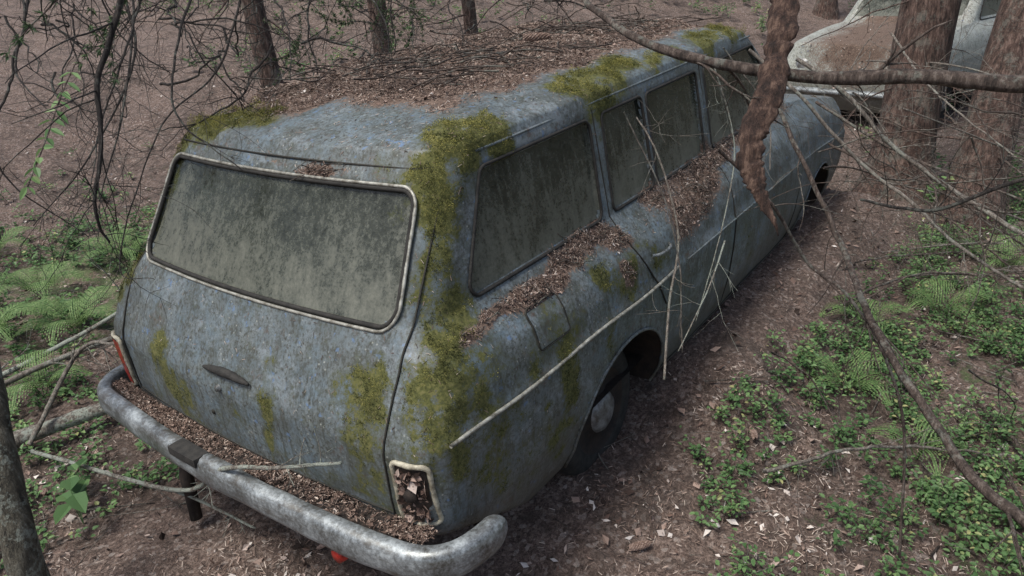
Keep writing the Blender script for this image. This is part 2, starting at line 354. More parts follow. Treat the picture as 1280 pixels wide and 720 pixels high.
def build_car(name,paint,dz=.0125,ns=260,flen=4.5,hood=3.35,side_w=SIDEW,rear_w=REARW,mossc=[],debc=[],archs=((1.12,.27),(3.75,.27)),arR=.335):
    P=empty(name);L=levels(dz,flen,hood);A=[ringpts(*l,ns) for l in L]
    V=np.array([a[0] for a in A]);Q=np.array([a[1] for a in A]);nl,nr=V.shape[:2]
    x,y,z,sg=[Q[...,k] for k in range(4)]
    du=np.roll(V,-1,1)-np.roll(V,1,1);dv=np.gradient(V,axis=0);Nn=nrm(np.cross(du,dv));
    cen=np.array([2.2,0,.7]);fl=((V-cen)*Nn).sum(-1,keepdims=True);Nn=np.where(fl<0,-Nn,Nn)
    gl=np.full((nl,nr),9.);P2=np.stack([x,z],-1).reshape(-1,2);qs=[]
    for w_,rd in zip(side_w,SRAD):
        d,q=poly_sdf(P2,w_,rd);d=d.reshape(nl,nr);d=np.where((sg==1)&(z<=1.4),d,9);gl=np.minimum(gl,d);qs.append(q)
    dr,qr=poly_sdf(np.stack([y,z],-1).reshape(-1,2),rear_w,.06);dr=dr.reshape(nl,nr);dr=np.where((sg==0)&(z<=1.4),dr,9);gl=np.minimum(gl,dr)
    dw,qw=poly_sdf(np.stack([y,z],-1).reshape(-1,2),[(.57,1.34),(-.57,1.34),(-.62,1.04),(.62,1.04)],.05)
    dw=np.where((sg==2)&(z<=1.4)&(z>1.0),dw.reshape(nl,nr),9);gl=np.minimum(gl,dw)
    V=V-Nn*(.011*sm(-gl/.010))[...,None]
    V=V+Nn*((fbm(V*2.7+5,3)-.5)*.020)[...,None]*np.clip(gl/.05,0,1)[...,None]
    idx=np.arange(nl*nr).reshape(nl,nr);a=idx[:-1];b=idx[1:]
    Fc=np.stack([a,np.roll(a,-1,1),np.roll(b,-1,1),b],-1)
    glf=np.max([gl[:-1],np.roll(gl,-1,1)[:-1],np.roll(gl,-1,1)[1:],gl[1:]],0)
    keep=np.ones(Fc.shape[:2],bool);xc=(x[:-1]+np.roll(x,-1,1)[1:])/2;zc=(z[:-1]+z[1:])/2;sgf=sg[:-1]
    for cx,cz in archs:
        dd=np.hypot(x-cx,z-cz);near=(sg==1)&(np.abs(dd-arR)<.013)
        f=np.where(near,arR/np.maximum(dd,1e-6),1)
        V[...,0]=np.where(near,cx+(x-cx)*f,V[...,0]);V[...,2]=np.where(near,V[...,2]-z+cz+(z-cz)*f,V[...,2])
        keep&=~((sgf==1)&(np.hypot(xc-cx,zc-cz)<arR))
    Vf=V.reshape(-1,3);Nf=Nn.reshape(-1,3)
    wp=Vf+np.stack([fbm(Vf*8+1,4)-.5,fbm(Vf*8+31,4)-.5,(fbm(Vf*8+61,4)-.5)*1.4],1)*.24
    def capm(caps,Q_):
        m=np.zeros(len(Vf))
        for c in caps:
            a_,b_=np.array(c[0:3]),np.array(c[3:6]);ab=b_-a_;t=np.clip(((Q_-a_)@ab)/(ab@ab+1e-9),0,1)
            m=np.maximum(m,c[7]*np.clip(1.4-np.linalg.norm(Q_-(a_+t[:,None]*ab),axis=1)/c[6],0,1))
        return m
    moss=capm(mossc,wp);moss=moss*np.clip(2.4*fbm(Vf*[22,22,9],4)-.25,.15,1.6)
    deb=capm(debc,Vf+(wp-Vf)*.45)*(.5+.9*fbm(Vf*[16,16,16],3))
    rz=Q[...,2].reshape(-1)>1.395
    roofm=rz*sm((wp[:,0]-.62+.12*(Vf[:,1]>.1))/.22)*sm((wp[:,1]+.50)/.14+.25*(Vf[:,0]>1.6))
    deb=np.clip(np.maximum(deb,roofm*1.1),0,1.4)
    fg=glf<-.001
    Fb=Fc[keep&~fg];Fg=Fc[keep&fg]
    mk("body_shell",Vf,Fb,paint,P,True,{"moss":moss,"deb":deb})
    mk("window_glass",Vf-Nf*.001,Fg,M_glass,P,True,{"moss":moss*.6})
    info=dict(V=Vf,N=Nf,F=Fc[keep],Fb=Fb,moss=moss,deb=deb,P=P,Q=Q.reshape(-1,4))
    parts=[]
    for w_,rd,q in zip(side_w,SRAD,qs):
        o=outline(q,rd)
        for s_ in (-1,1): parts.append(tube(sidep(o[:,0],o[:,1],.000,s_),.006,6,True))
    mk("window_seals",*join(parts),M_rubber,P,True)
    o=outline(qr,.06);w_=wid(o[:,1]);xx=xr(o[:,1])-.05*(1-(o[:,0]/w_)**2);pt=np.stack([xx-.001,o[:,0]*.975,zmap(xx,o[:,1])],1)
    mk("rear_window_trim",*tube(pt,.0050,8,True,.35),M_trim,P,True)
    o=outline(qr,.05);w_=wid(o[:,1]);xx=xr(o[:,1])-.05*(1-(o[:,0]/w_)**2);pt=np.stack([xx+.003,o[:,0]*.975,zmap(xx,o[:,1])],1)
    mk("rear_window_seal",*tube(pt,.007,6,True),M_rubber,P,True)
    pa=[];pl=[]
    for cx,cz in archs:
        for s_ in (-1,1):
            t=np.linspace(-.15,math.pi+.15,40);ox=cx+arR*np.cos(t);oz=cz+arR*np.sin(t);oz=np.maximum(oz,.22)
            e=sidep(ox,oz,0,s_);pl.append(tube(e,.006,6))
            inn=e.copy();inn[:,1]=s_*.48;n_=len(e);v=np.vstack([e,inn]);k=np.arange(n_-1);pa.append((v,np.stack([k,k+1,k+1+n_,k+n_],1)))
    mk("wheel_arch_lips",*join(pl),paint,P,True);mk("wheel_houses",*join(pa),M_dark,P,True)
    for cx,cz in archs:
        for s_ in (-1,1):
            prof=[(.0,.026),(.05,.024),(.074,.014),(.084,.0),(.10,-.012),(.16,-.012),(.175,-.004),(.185,.0),(.215,.002),(.245,-.004),(.265,-.02),(.275,-.05),(.275,-.14),(.25,-.17),(.15,-.17)]
            k_=48;t=np.linspace(0,2*math.pi,k_,endpoint=False);cz2=cz-.025
            v=np.array([[(cx+r_*math.cos(u),s_*(.725+h_),cz2+r_*math.sin(u)) for u in t] for r_,h_ in prof]).reshape(-1,3)
            i_=np.arange(len(prof)-1)[:,None]*k_;j_=np.arange(k_)[None]
            f=np.stack([i_+j_,i_+(j_+1)%k_,i_+k_+(j_+1)%k_,i_+k_+j_],-1)
            mk("hubcap",v,f[:3].reshape(-1,4),M_hub,P,True);mk("steel_rim",v,f[3:6].reshape(-1,4),M_dark,P,True);mk("tyre",v,f[6:].reshape(-1,4),M_rubber,P,True)
    def rbox(cx,cy,cz,lx,ly,lz,tl=0):
        g_=np.linspace(-1,1,7);vs=[];fs=[]
        o=0
        for ax_ in range(3):
            for sgn in (-1,1):
                U_,W_=np.meshgrid(g_,g_,indexing='ij');p=np.zeros((7,7,3));p[...,ax_]=sgn;p[...,(ax_+1)%3]=U_;p[...,(ax_+2)%3]=W_
                nn=nrm(p);p=p*.88+nn*.12*np.sqrt(2);p=p.reshape(-1,3)*[lx/2,ly/2,lz/2]
                p[:,0]+=p[:,2]*tl;vs.append(p+[cx,cy,cz]);ii,jj=np.meshgrid(np.arange(6),np.arange(6),indexing='ij');q_=ii*7+jj+o
                fs.append(np.stack([q_,q_+7,q_+8,q_+1],-1).reshape(-1,4));o+=49
        return np.vstack(vs),np.vstack(fs)
    mk("seats",*join([rbox(1.75,0,.85,.15,1.2,.55,-.2),rbox(2.0,0,.6,.5,1.2,.16),rbox(2.6,-.33,.88,.14,.5,.6,-.2),rbox(2.6,.33,.88,.14,.5,.6,-.2),rbox(2.85,0,.6,.5,1.2,.16)]),M_seat,P,True)
    mk("floor_pan",[(.3,-.76,.33),(flen-.15,-.7,.33),(flen-.15,.7,.33),(.3,.76,.33),(.35,-.68,.42),(1.7,-.68,.55),(1.7,.68,.55),(.35,.68,.42)],[(0,1,2,3),(4,5,6,7)],M_dark,P)
    gs=[]
    for s_ in (-1,1):
        xx=np.linspace(.60,2.80,60);gs.append(tube(sidep(xx,0*xx+1.378,-.001,s_),.0045,6))
    mk("roof_gutters",*join(gs),paint,P,True)
    info['rbox']=rbox
    return info
MOSS=[(.67,-.62,1.41,.48,-.60,1.37,.11,1.7),(.50,-.58,1.42,.43,-.63,1.25,.08,1.5),(.43,-.66,1.27,.36,-.69,1.08,.06,1.15),(.35,-.70,1.03,.25,-.77,.88,.09,1.0),
(.14,-.77,.80,.33,-.80,.86,.11,1.0),(.10,-.72,.76,.2,-.84,.68,.09,.85),(.40,-.82,.75,.3,-.84,.62,.08,.75),(.55,-.80,.88,.75,-.83,.86,.055,.85),(.75,-.84,.82,.70,-.85,.56,.07,1.2),(.45,-.84,.66,.5,-.85,.58,.05,.8),
(.98,-.80,.93,1.15,-.83,.82,.06,1.0),(.6,-.85,.46,.7,-.85,.42,.06,.9),(1.22,-.60,1.43,1.65,-.56,1.47,.10,1.7),(1.7,-.60,1.45,2.05,-.6,1.46,.06,1.2),(2.3,-.58,1.48,2.7,-.56,1.49,.09,1.4),
(.60,.26,1.44,.50,.52,1.42,.10,1.6),(.50,.57,1.39,.36,.66,1.15,.12,1.6),(.15,.76,.80,.2,.73,.95,.07,1.4),(.12,-.57,.84,.08,-.55,.60,.065,1.2),(.06,-.23,.80,.05,-.2,.56,.05,1.1),
(.06,.32,.64,.05,.22,.52,.055,1.05),(.10,.42,.78,.06,.36,.56,.05,1.05),(.06,-.05,.60,.05,.05,.52,.06,.5),(.3,-.66,1.10,.24,-.66,.96,.04,.9),(1.35,-.74,1.0,1.9,-.74,1.02,.03,.6),(.25,-.66,.9,.2,-.6,.85,.05,.6),(.05,-.66,.55,.1,-.8,.8,.05,.7),
(.9,-.84,.75,1.0,-.85,.66,.05,.7),(.3,-.84,.55,.5,-.84,.45,.08,.55),(1.25,-.83,.85,1.4,-.84,.78,.06,.7),(.05,.5,.58,.05,-.5,.55,.03,.5),(1.5,-.85,.6,1.7,-.85,.4,.07,.4),(2.3,-.85,.7,2.5,-.85,.4,.07,.4),(.2,.0,1.0,.3,-.5,1.0,.03,.5),(.6,-.70,1.36,1.15,-.68,1.38,.015,.8)]
DEB=[(.36,-.745,.94,.62,-.765,.955,.030,1.2),(.62,-.76,.96,1.1,-.735,1.0,.042,1.5),(1.05,-.74,1.0,1.22,-.80,.93,.045,1.2),(1.45,-.76,.99,2.25,-.745,1.02,.055,1.3),(1.62,-.82,.90,2.0,-.79,.97,.10,1.4),(2.2,-.75,1.03,3.2,-.73,1.05,.06,1.0),
(.39,-.14,1.345,.40,-.26,1.345,.028,1.5),(.25,-.35,.965,.24,-.52,.955,.022,1.3),(.23,-.42,.94,.20,-.45,.87,.02,1.2),(.27,.5,.96,.22,-.5,.96,.014,.9),(1.12,-.83,.86,1.14,-.84,.82,.03,1.2),(.42,.5,1.345,.42,-.5,1.345,.012,.8)]
car=build_car("station_wagon",M_paint,mossc=MOSS,debc=DEB);CP=car['P']
def gap(pts): return tube(pts,.0032,5)
g=[]
yy=lambda a,b,n=30:np.linspace(a,b,n)
for s_ in (-1,1):
    z_=np.concatenate([[1.36],yy(1.33,.50,50)]);y_=s_*np.interp(z_,[.5,.9,1.36],[.69,.70,.65]);g.append(gap(rearp(y_,z_,.0005)))
y_=yy(-.69,.69,50);g.append(gap(rearp(y_,0*y_+.50,.0005)));y_=yy(-.65,.65,50);g.append(gap(rearp(y_,0*y_+1.365,.0005)))
for s_ in (-1,1):
    for xx,zt in ((2.13,1.36),(3.2,.97)):
        z_=yy(zt,.27,50);g.append(gap(sidep(xx+0*z_,z_,.0003,s_)))
    z_=yy(1.36,.62,40);x_=np.interp(z_,[.62,.9,1.36],[1.40,1.215,1.215]);g.append(gap(sidep(x_,z_,.0003,s_)))
    x_=yy(1.47,3.2,50);g.append(gap(sidep(x_,0*x_+.27,.0003,s_)))
fo=outline(np.array([(.60,.825),(.72,.825),(.72,.905),(.60,.905)]),.02);g.append(tube(sidep(fo[:,0],fo[:,1],.001),.0028,5,True))
mk("panel_gaps",*join(g),M_gap,CP,True)
fl=np.array([[(x_,z_) for x_ in np.linspace(.585,.735,12)] for z_ in np.linspace(.812,.918,10)]).reshape(-1,2)
ii,jj=np.meshgrid(np.arange(9),np.arange(11),indexing='ij');q_=ii*12+jj
flp=sidep(fl[:,0],fl[:,1],.003);fm_=np.zeros(len(flp));fm_[:]=.55*np.clip(1.3-np.abs(fl[:,0]-.68)/.06,0,1)
mk("fuel_flap",flp,np.stack([q_,q_+1,q_+13,q_+12],-1).reshape(-1,4),M_paint,CP,True,{"moss":fm_})
for s_ in (-1,1):
    x_=np.linspace(.16,1.50,60);mk("side_moulding",*tube(sidep(x_,.735+.004*np.sin(x_*9),.003,s_),.0060,8,False,.25),M_trim,CP,True)
    x_=np.linspace(1.58,4.25,60);mk("side_crease_strip",*tube(sidep(x_,0*x_+.735,.0,s_),.0045,6),M_paint,CP,True)
    for xx in (1.32,2.27):
        x_=np.linspace(xx,xx+.14,10);p=sidep(x_,0*x_+.84,0,s_);p[:,1]+=s_*.025*np.sin(np.linspace(0,math.pi,10))**.4;mk("door_handle",*tube(p,.006,6),M_chrome,CP,True)
mk("tailgate_handle",*tube(rearp(np.linspace(.10,-.14,16),.765+.006*np.sin(np.linspace(0,3,16)),.010),np.sin(np.linspace(.15,math.pi-.1,16))**.5*.014,8,False,.3),M_rubber,CP,True)
p=rearp(.02,.715,0);mk("tailgate_lock",*tube([p,p+[-.012,0,0]],[.011,.010],12),M_chrome,CP,True)
p=rearp(.1,.60,0);mk("badge_hole",*tube([p,p+[-.003,0,0]],.009,12),M_gap,CP,True)
def rect_on_rear(y0,y1,z0,z1,rad=.018):
    return outline(np.array([(y0+rad,z0+rad),(y1-rad,z0+rad),(y1-rad,z1-rad),(y0+rad,z1-rad)]),rad,6)
for s_,lens in ((-1,None),(1,M_red)):
    o=rect_on_rear(.725,.830,.495,.695);pt=rearp(s_*o[:,0],o[:,1],.004)
    mk("tail_lamp_frame",*tube(pt,.0075,8,True,.25),M_cream,CP,True)
    ys=np.linspace(.732,.822,10);zs=np.linspace(.503,.687,14);Yg,Zg=np.meshgrid(ys,zs,indexing='ij')
    ii,jj=np.meshgrid(np.arange(9),np.arange(13),indexing='ij');q_=ii*14+jj
    off=.0035 if lens is None else .012
    V_=rearp(s_*Yg.ravel(),Zg.ravel(),off);mk("tail_lamp_lens" if lens else "tail_lamp_socket",V_,np.stack([q_,q_+14,q_+15,q_+1],-1).reshape(-1,4),lens or M_dark,CP,True)
    if lens is None:
        c=rearp(-.775,.60,.006);ps=[tube([c,c+[-.014,0,0]],[.020,.016],12),tube([c+[0,.01,.05],c+[-.010,.01,.05]],[.013,.012],10)]
        mk("broken_lamp_holders",*join(ps),M_dark,CP,True)
        n=120;Pp=np.array([rearp(-rng.uniform(.735,.82),rng.uniform(.505,.68),.010) for _ in range(n)])
        v,f=flakes(Pp,np.tile([-1.,0,0],(n,1)),(.006,.022),.6);mk("lamp_shards",v,f,M_flake,CP,fattr={"rnd":rng.random(len(f))*.85})
path=[(.26,.905),(.15,.90),(.07,.875),(.015,.81),(-.01,.70),(-.035,.4),(-.045,0)];path=path+[(a_,-b_) for a_,b_ in path[:-1][::-1]]
pp=resamp([(a_,b_,.448) for a_,b_ in path],160);T=nrm(np.gradient(pp,axis=0));Nb=np.stack([T[:,1],-T[:,0],0*T[:,0]],1)
if (Nb[80]*[-1,0,0]).sum()<0:Nb=-Nb
prof=[(-.030,.040),(-.022,.052),(-.004,.055),(.012,.050),(.023,.038),(.026,.018),(.026,-.015),(.020,-.034),(.006,-.048),(-.012,-.054),(-.02,-.04)]
en=np.sin(np.clip(np.minimum(np.arange(160),159-np.arange(160))/8,0,1)*math.pi/2)**.6*.8+.2
v=np.array([[p_+n_*(h_*e_)+np.array([0,0,u_*e_]) for h_,u_ in prof] for p_,n_,e_ in zip(pp,Nb,en)]);v=v+(fbm(v*5,3)[...,None]-.5)*Nb[:,None]*.016
k_=len(prof);i_=np.arange(159)[:,None]*k_;j_=np.arange(k_)[None];mk("rear_bumper",v.reshape(-1,3),np.stack([i_+j_,i_+(j_+1)%k_,i_+k_+(j_+1)%k_,i_+k_+j_],-1).reshape(-1,4),M_chrome,CP,True)
yy_=np.linspace(-.80,.80,60);a_=rearp(yy_,0*yy_+.485,0);b_=a_.copy();b_[:,0]=np.interp(np.abs(yy_),[0,.7,.82],[-.03,.0,.06]);b_[:,2]-=.012;a_[:,0]+=.02
k=np.arange(59);mk("bumper_apron",np.vstack([a_,b_]),np.stack([k,k+1,k+61,k+60],1),M_dark,CP,True)
mk("bumper_plate_lamp",*car['rbox'](-.05,.13,.488,.055,.15,.03),M_rubber,CP,True)
for s_ in (.45,-.45): mk("bumper_bracket",*tube([(.25,s_,.38),(.0,s_,.40),(-.0,s_,.42)],.022,8),M_dark,CP,True)
mk("exhaust_hanger",*tube([(.12,.48,.36),(.05,.44,.2),(.03,.42,.02)],[.02,.025,.022],8,False,.2),M_dark,CP,True)
p=np.array([-.01,-.52,.368]);mk("red_reflector",*tube([p,p+[-.02,0,0]],[.026,.022],16),M_red,CP,True)
# ---------------------------------------------------------------- litter and moss on the car
V=car['V'];Fb=car['Fb'];Nf=car['N']
def samp(wt,n,Fc=Fb):
    c=V[Fc];ar=np.linalg.norm(np.cross(c[:,2]-c[:,0],c[:,3]-c[:,1]),axis=1)/2
    p=ar*wt;p/=p.sum();k=rng.choice(len(Fc),n,p=p);u,v_=rng.random((2,n,1));q=c[k]
    P_=(q[:,0]*(1-u)*(1-v_)+q[:,1]*u*(1-v_)+q[:,2]*u*v_+q[:,3]*(1-u)*v_);return P_,nrm(Nf[Fc[k]].mean(1)),k
def rv(n,m=.5,s=.26): return np.clip(rng.normal(m,s,n),0,1)
fm=car['moss'][Fb].mean(1);fd=car['deb'][Fb].mean(1);fz=V[Fb].mean(1)[:,2];fn=nrm(Nf[Fb].mean(1))[:,2]
cen=V[Fb].mean(1);nzm=fbm(cen*34,4)
wm=np.clip(fm+(nzm-.5)*2.8-.80,0,.8)*(.30+np.clip(fn,0,1))
Pm,Nm,k=samp(wm,52000)
cl=np.clip(fbm(Pm*26,3)*2.4-.8,0,1)[:,None]
hm=np.clip(wm[k],0,.7)[:,None]*.055*(np.clip(Nm[:,2:3],0,1)*1.0+.10)*cl
Pm=Pm+Nm*hm*rng.random((len(Pm),1))**.6
up=nrm(Nm+np.array([0,0,.6]));v1,f1=leaves(Pm,up+rng.normal(size=Pm.shape)*.6,Nm+rng.normal(size=Pm.shape)*.4,rng.uniform(.002,.006,len(Pm)),.0018,.1,.3)
cr=np.repeat(np.clip(cl[:,0]*.65-.08+.40*np.clip(Nm[:,2],0,1)+rng.normal(size=len(Pm))*.16,0,1),2);mk("moss_growth",v1,f1,M_moss,CP,fattr={"rnd":cr})  # thick tufts yellower, plus a highlight painted into the tone of upward faces
roofw=(fz>1.38)
wd=np.clip(fd+(nzm-.5)*2.0-.5,0,1)*np.clip(fn+.15,0.03,1)
wd2=wd*np.where(roofw,1,2.2)
Pn,Nn_,k=samp(wd2,52000);pile=np.where(roofw[k],.012,.040)[:,None]*(fbm(Pn*13,3)[:,None]*2.0-.55)*wd[k][:,None]*1.5
Pn=Pn+Nn_*.001+np.array([0,0,1])*np.maximum(pile,0)*rng.random((len(Pn),1))
v1,f1=needles(Pn,Nn_,(.008,.020),.0014,.4)
mk("needle_litter",v1,f1,M_needle,CP,fattr={"rnd":rv(len(f1),.5)})
Pn,Nn_,k=samp(wd2,16000);Pn=Pn+Nn_*.002+np.array([0,0,1])*rng.random((len(Pn),1))*.016*wd[k][:,None]
v1,f1=flakes(Pn,Nn_,(.002,.010),.5);mk("leaf_litter",v1,f1,M_flake,CP,fattr={"rnd":rv(len(f1),.45)})
Pn,Nn_,k=samp(np.clip(fn,0.05,1)**1.5,7000);v1,f1=needles(Pn+Nn_*.0015,Nn_,(.005,.016),.0012,.08);mk("stray_needles",v1,f1,M_needle,CP,fattr={"rnd":rng.random(len(f1))})
Pn,Nn_,k=samp(wd2*(~roofw),220);st=[]
for p in Pn:
    d=nrm(np.array([rng.normal()*1.2,rng.normal()*.5-.2,rng.normal()*.35]));l=rng.uniform(.03,.13);st.append(tube(resamp([p-d*l/2+[0,0,.006],p+rng.normal(size=3)*.006+[0,0,.010],p+d*l/2+[0,0,.006]],6),rng.uniform(.0008,.002),4))
mk("ledge_twigs",*join(st),M_twig,CP,True)
n=9000;y_=rng.uniform(-.80,.80,n);xx=np.interp(np.abs(y_),[0,.5,.8],[-.018,-.004,.045])+rng.random(n)*np.interp(y_,[-.84,-.6,.2,.8],[.05,.085,.085,.04]);kp=rng.random(n)<np.clip((fbm(np.stack([y_*7,xx*9,0*y_],1),3)-.28)*4,.25,1);xx=xx[kp];y_=y_[kp];n=len(y_)
Pn=np.stack([xx,y_,.486+rng.random(n)*.020*fbm(np.stack([xx*9,y_*9,0*xx],1))],1)
v1,f1=needles(Pn,np.tile([0.,0,1],(n,1)),(.01,.02),.0015,.3);h_=n//2;v2,f2=flakes(Pn[:h_]+[0,0,.003],np.tile([0.,0,1],(h_,1)),(.003,.010),.5)
vv,ff=join([(v1,f1),(v2,f2)]);mk("bumper_litter",vv,ff,M_needle,CP,fattr={"rnd":rv(len(ff),.42)})
rx=np.linspace(.66,2.80,200);ry=np.linspace(-.60,.62,120);RX,RY=np.meshgrid(rx,ry,indexing='ij')
s_=np.maximum(np.maximum(np.abs(RY)/.64,(1.0-(RX-.475)/1.18)),1-(2.83-RX)/1.18);s_=np.clip(s_,0,1)
zr=zmap(RX,1.40+.085*(1-s_**2)**.6)
wv=(fbm(np.stack([RX*5,RY*5,0*RX+3],-1),4)-.5)
mask=sm((RX+wv*.5-.72)/.30)*sm((RY+wv*.4+.48)/.22)*sm((2.85-RX)/.2)
hgt=(fbm(np.stack([RX*4,RY*4,0*RX],-1),5)-.30)*.11+(fbm(np.stack([RX*40,RY*40,0*RX],-1),3)-.5)*.014
zt=zr+hgt*mask-.012*(1-mask)-.004
i_,j_=np.meshgrid(np.arange(199),np.arange(119),indexing='ij');q_=i_*120+j_
M_mat=simple("needle_mat",(.035,.024,.019),(.14,.096,.075),170,.95,0,.9,.01,4,(.34,.26,.21))
mk("roof_needle_mat",np.stack([RX,RY,zt],-1).reshape(-1,3),np.stack([q_,q_+120,q_+121,q_+1],-1).reshape(-1,4),M_mat,CP,True)
n=52000;ri=rng.uniform(.7,2.8,n);rj=rng.uniform(-.58,.6,n);ki=np.clip(((ri-.66)/2.14*199).astype(int),0,199);kj=np.clip(((rj+.60)/1.22*119).astype(int),0,119)
ok=(mask[ki,kj]>.12)&(hgt[ki,kj]>-.0);ri,rj,zz_=ri[ok],rj[ok],zt[ki,kj][ok]
Pn=np.stack([ri,rj,zz_+.002+rng.random(len(ri))*.006],1);up_=np.tile([0.,0,1],(len(ri),1))
v1,f1=needles(Pn,up_,(.01,.022),.0016,.3);v2,f2=flakes(Pn[::4],up_[::4],(.003,.011),.5);vv,ff=join([(v1,f1),(v2,f2)])
mk("roof_litter",vv,ff,M_needle,CP,fattr={"rnd":rv(len(ff),.55)})
st=[]
for q in range(230):
    x_,y_=rng.uniform(.75,2.7),rng.uniform(-.42,.5);a_=rng.uniform(0,6.28);l=rng.uniform(.06,.35);zz=float(np.interp(abs(y_),[0,.4,.6],[1.54,1.52,1.48]))+.012
    p=np.array([x_,y_,zz]);d=np.array([math.cos(a_),math.sin(a_),rng.normal()*.08]);st.append(tube(resamp([p-d*l/2,p+rng.normal(size=3)*.015,p+d*l/2],6),rng.uniform(.0012,.0035),4))
mk("roof_twigs",*join(st),M_twig,CP,True)
# ---------------------------------------------------------------- second derelict car, nose towards us
c2=build_car("derelict_sedan",M_paint2,dz=.03,ns=90,flen=4.2,hood=3.1,side_w=[[(.95,1.005),(1.6,1.005),(1.6,1.335),(1.15,1.335)],[(1.7,1.005),(2.85,1.005),(2.6,1.335),(1.7,1.335)]],debc=[(3.2,0,1.0,3.9,0,.95,.6,1.1),(.5,0,1.5,2,0,1.5,.6,.9)],archs=((1.0,.27),(3.5,.27)))
c2['P'].location=(11.75,-1.15,float(terr(8.4,-.4))-.10);c2['P'].rotation_euler=(0,0,math.radians(166))
for s_ in (-1,1):
    p=np.array([4.13,s_*.58,.66]);mk("headlamp",*tube([p,p+[.03,0,0],p+[.045,0,0]],[.095,.085,.04],20),M_hub,c2['P'],True)
fp=resamp([(4.02,.80,.42),(4.17,.72,.42),(4.22,0,.42),(4.17,-.72,.42),(4.02,-.80,.42)],40);mk("front_bumper",*tube(fp,.05,8,False,.1,0,.6),M_chrome,c2['P'],True)
V2=c2['V'];q=V2[(c2['deb']>.3)];q=q[rng.integers(0,len(q),9000)]+rng.normal(size=(9000,3))*[.03,.03,.004]
v,f=flakes(q,np.tile([0.,0,1],(9000,1)),(.006,.02),.4);mk("bonnet_litter",v,f,M_flake,c2['P'],fattr={"rnd":rv(len(f),.45)})
# ---------------------------------------------------------------- ground litter
def gpts(n,r0,r1,pw,a0=-75,a1=95,cull=0):
    u=rng.random(n);r=(r0**pw+(r1**pw-r0**pw)*u)**(1/pw);a=np.radians(rng.uniform(a0,a1,n));x=C[0]+r*np.cos(a);y=C[1]+r*np.sin(a)
    ok=~((x>.25)&(x<4.4)&(np.abs(y)<.72))
    if cull: ok&=rng.random(n)<np.clip((fbm(np.stack([x,y,0*x],1)*3.1+5,4)-.36)*5,.25,1)
    x,y=x[ok],y[ok];z=terr(x,y);e=.02
    Nz=nrm(np.stack([-(terr(x+e,y)-z)/e,-(terr(x,y+e)-z)/e,1+0*x],1));return np.stack([x,y,z+.003],1),Nz
def patchy(P_,k,m=.5): return np.clip(rng.normal(m,.27,len(P_)*k)+np.repeat((fbm(P_*[1.7,1.7,0]+7,4)-.5)*1.1+(fbm(P_*[8,8,0]+2,3)-.5)*.8,k),0,1)
Pn,Ng=gpts(150000,.9,8,1.15,cull=1);Pn[:,2]+=rng.random(len(Pn))*.010
v1,f1=needles(Pn,Ng,(.012,.028),.0018,.4);mk("forest_needle_litter",v1,f1,M_needle,fattr={"rnd":patchy(Pn,1,.54)})
Pn,Ng=gpts(46000,.9,11,1.2,cull=1);Pn[:,2]+=rng.random(len(Pn))*.014
v1,f1=flakes(Pn,Ng,(.003,.026),.45,.55);mk("forest_leaf_litter",v1,f1,M_flake,fattr={"rnd":patchy(Pn,1,.54)})
ps=[]
Pn,Ng=gpts(1900,1.2,12,1.3)
for p in Pn:
    a=rng.uniform(0,6.28);l=rng.uniform(.05,.2)+.6*rng.random()**4;d=np.array([math.cos(a),math.sin(a),rng.normal()*.06]);m=np.array([p-d*l/2,p+rng.normal(size=3)*l*.06+[0,0,.01],p+d*l/2])+[0,0,.008]
    ps.append(tube(resamp(m,6),np.linspace(1,.5,6)*rng.uniform(.0012,.005),4))
h_=len(ps)//2;mk("fallen_twigs",*join(ps[:h_]),M_twig,smooth=True);mk("fallen_twigs",*join(ps[h_:]),M_twig_p,smooth=True)
# ---------------------------------------------------------------- undergrowth
def plants(name,pos,size=(.10,.22),nl=(14,34),leaf=(.016,.028),m=M_leaf,stemc=M_twig):
    B=[];D=[];Nl=[];Ls=[];st=[];rn=[]
    for p in pos:
        h=rng.uniform(*size);sh=rng.random()
        for b in range(rng.integers(2,5)):
            a=rng.uniform(0,6.28);out=np.array([math.cos(a),math.sin(a),0])*rng.uniform(.2,.9);pts=np.array([p,p+out*h*.35+[0,0,h*.55],p+out*h*.9+[0,0,h]]);c=resamp(pts,4)
            st.append(tube(c,np.linspace(.0014,.0006,4),3))
            n=int(rng.integers(*nl)/2)
            t=rng.uniform(.25,1,n);q=np.stack([np.interp(t*3,np.arange(4),c[:,k]) for k in range(3)],1)
            aa=rng.uniform(0,6.28,n);q=q+np.stack([np.cos(aa),np.sin(aa),0*aa],1)*rng.uniform(0,.03,n)[:,None]
            B.append(q);D.append(np.stack([np.cos(aa),np.sin(aa),rng.normal(.15,.3,n)],1));Nl.append(np.stack([rng.normal(0,.3,n),rng.normal(0,.3,n),np.ones(n)],1));Ls.append(rng.uniform(*leaf,n));rn.append(np.clip(rng.normal(.3+.5*sh,.15,n),0,1))
    B,D,Nl=map(np.vstack,(B,D,Nl));Ls=np.concatenate(Ls);rn=np.concatenate(rn)
    e=empty(name);v1,f1=leaves(B,D,Nl,Ls,Ls*.66,.15,.15);mk("leaves",v1,f1,m,e,fattr={"rnd":np.repeat(rn,2)});mk("stems",*join(st),stemc,e,True);return e
def place(n,fn,xr_,yr_):
    x=rng.uniform(*xr_,n);y=rng.uniform(*yr_,n);ok=rng.random(n)<fn(x,y);x,y=x[ok],y[ok];return np.stack([x,y,terr(x,y)],1)
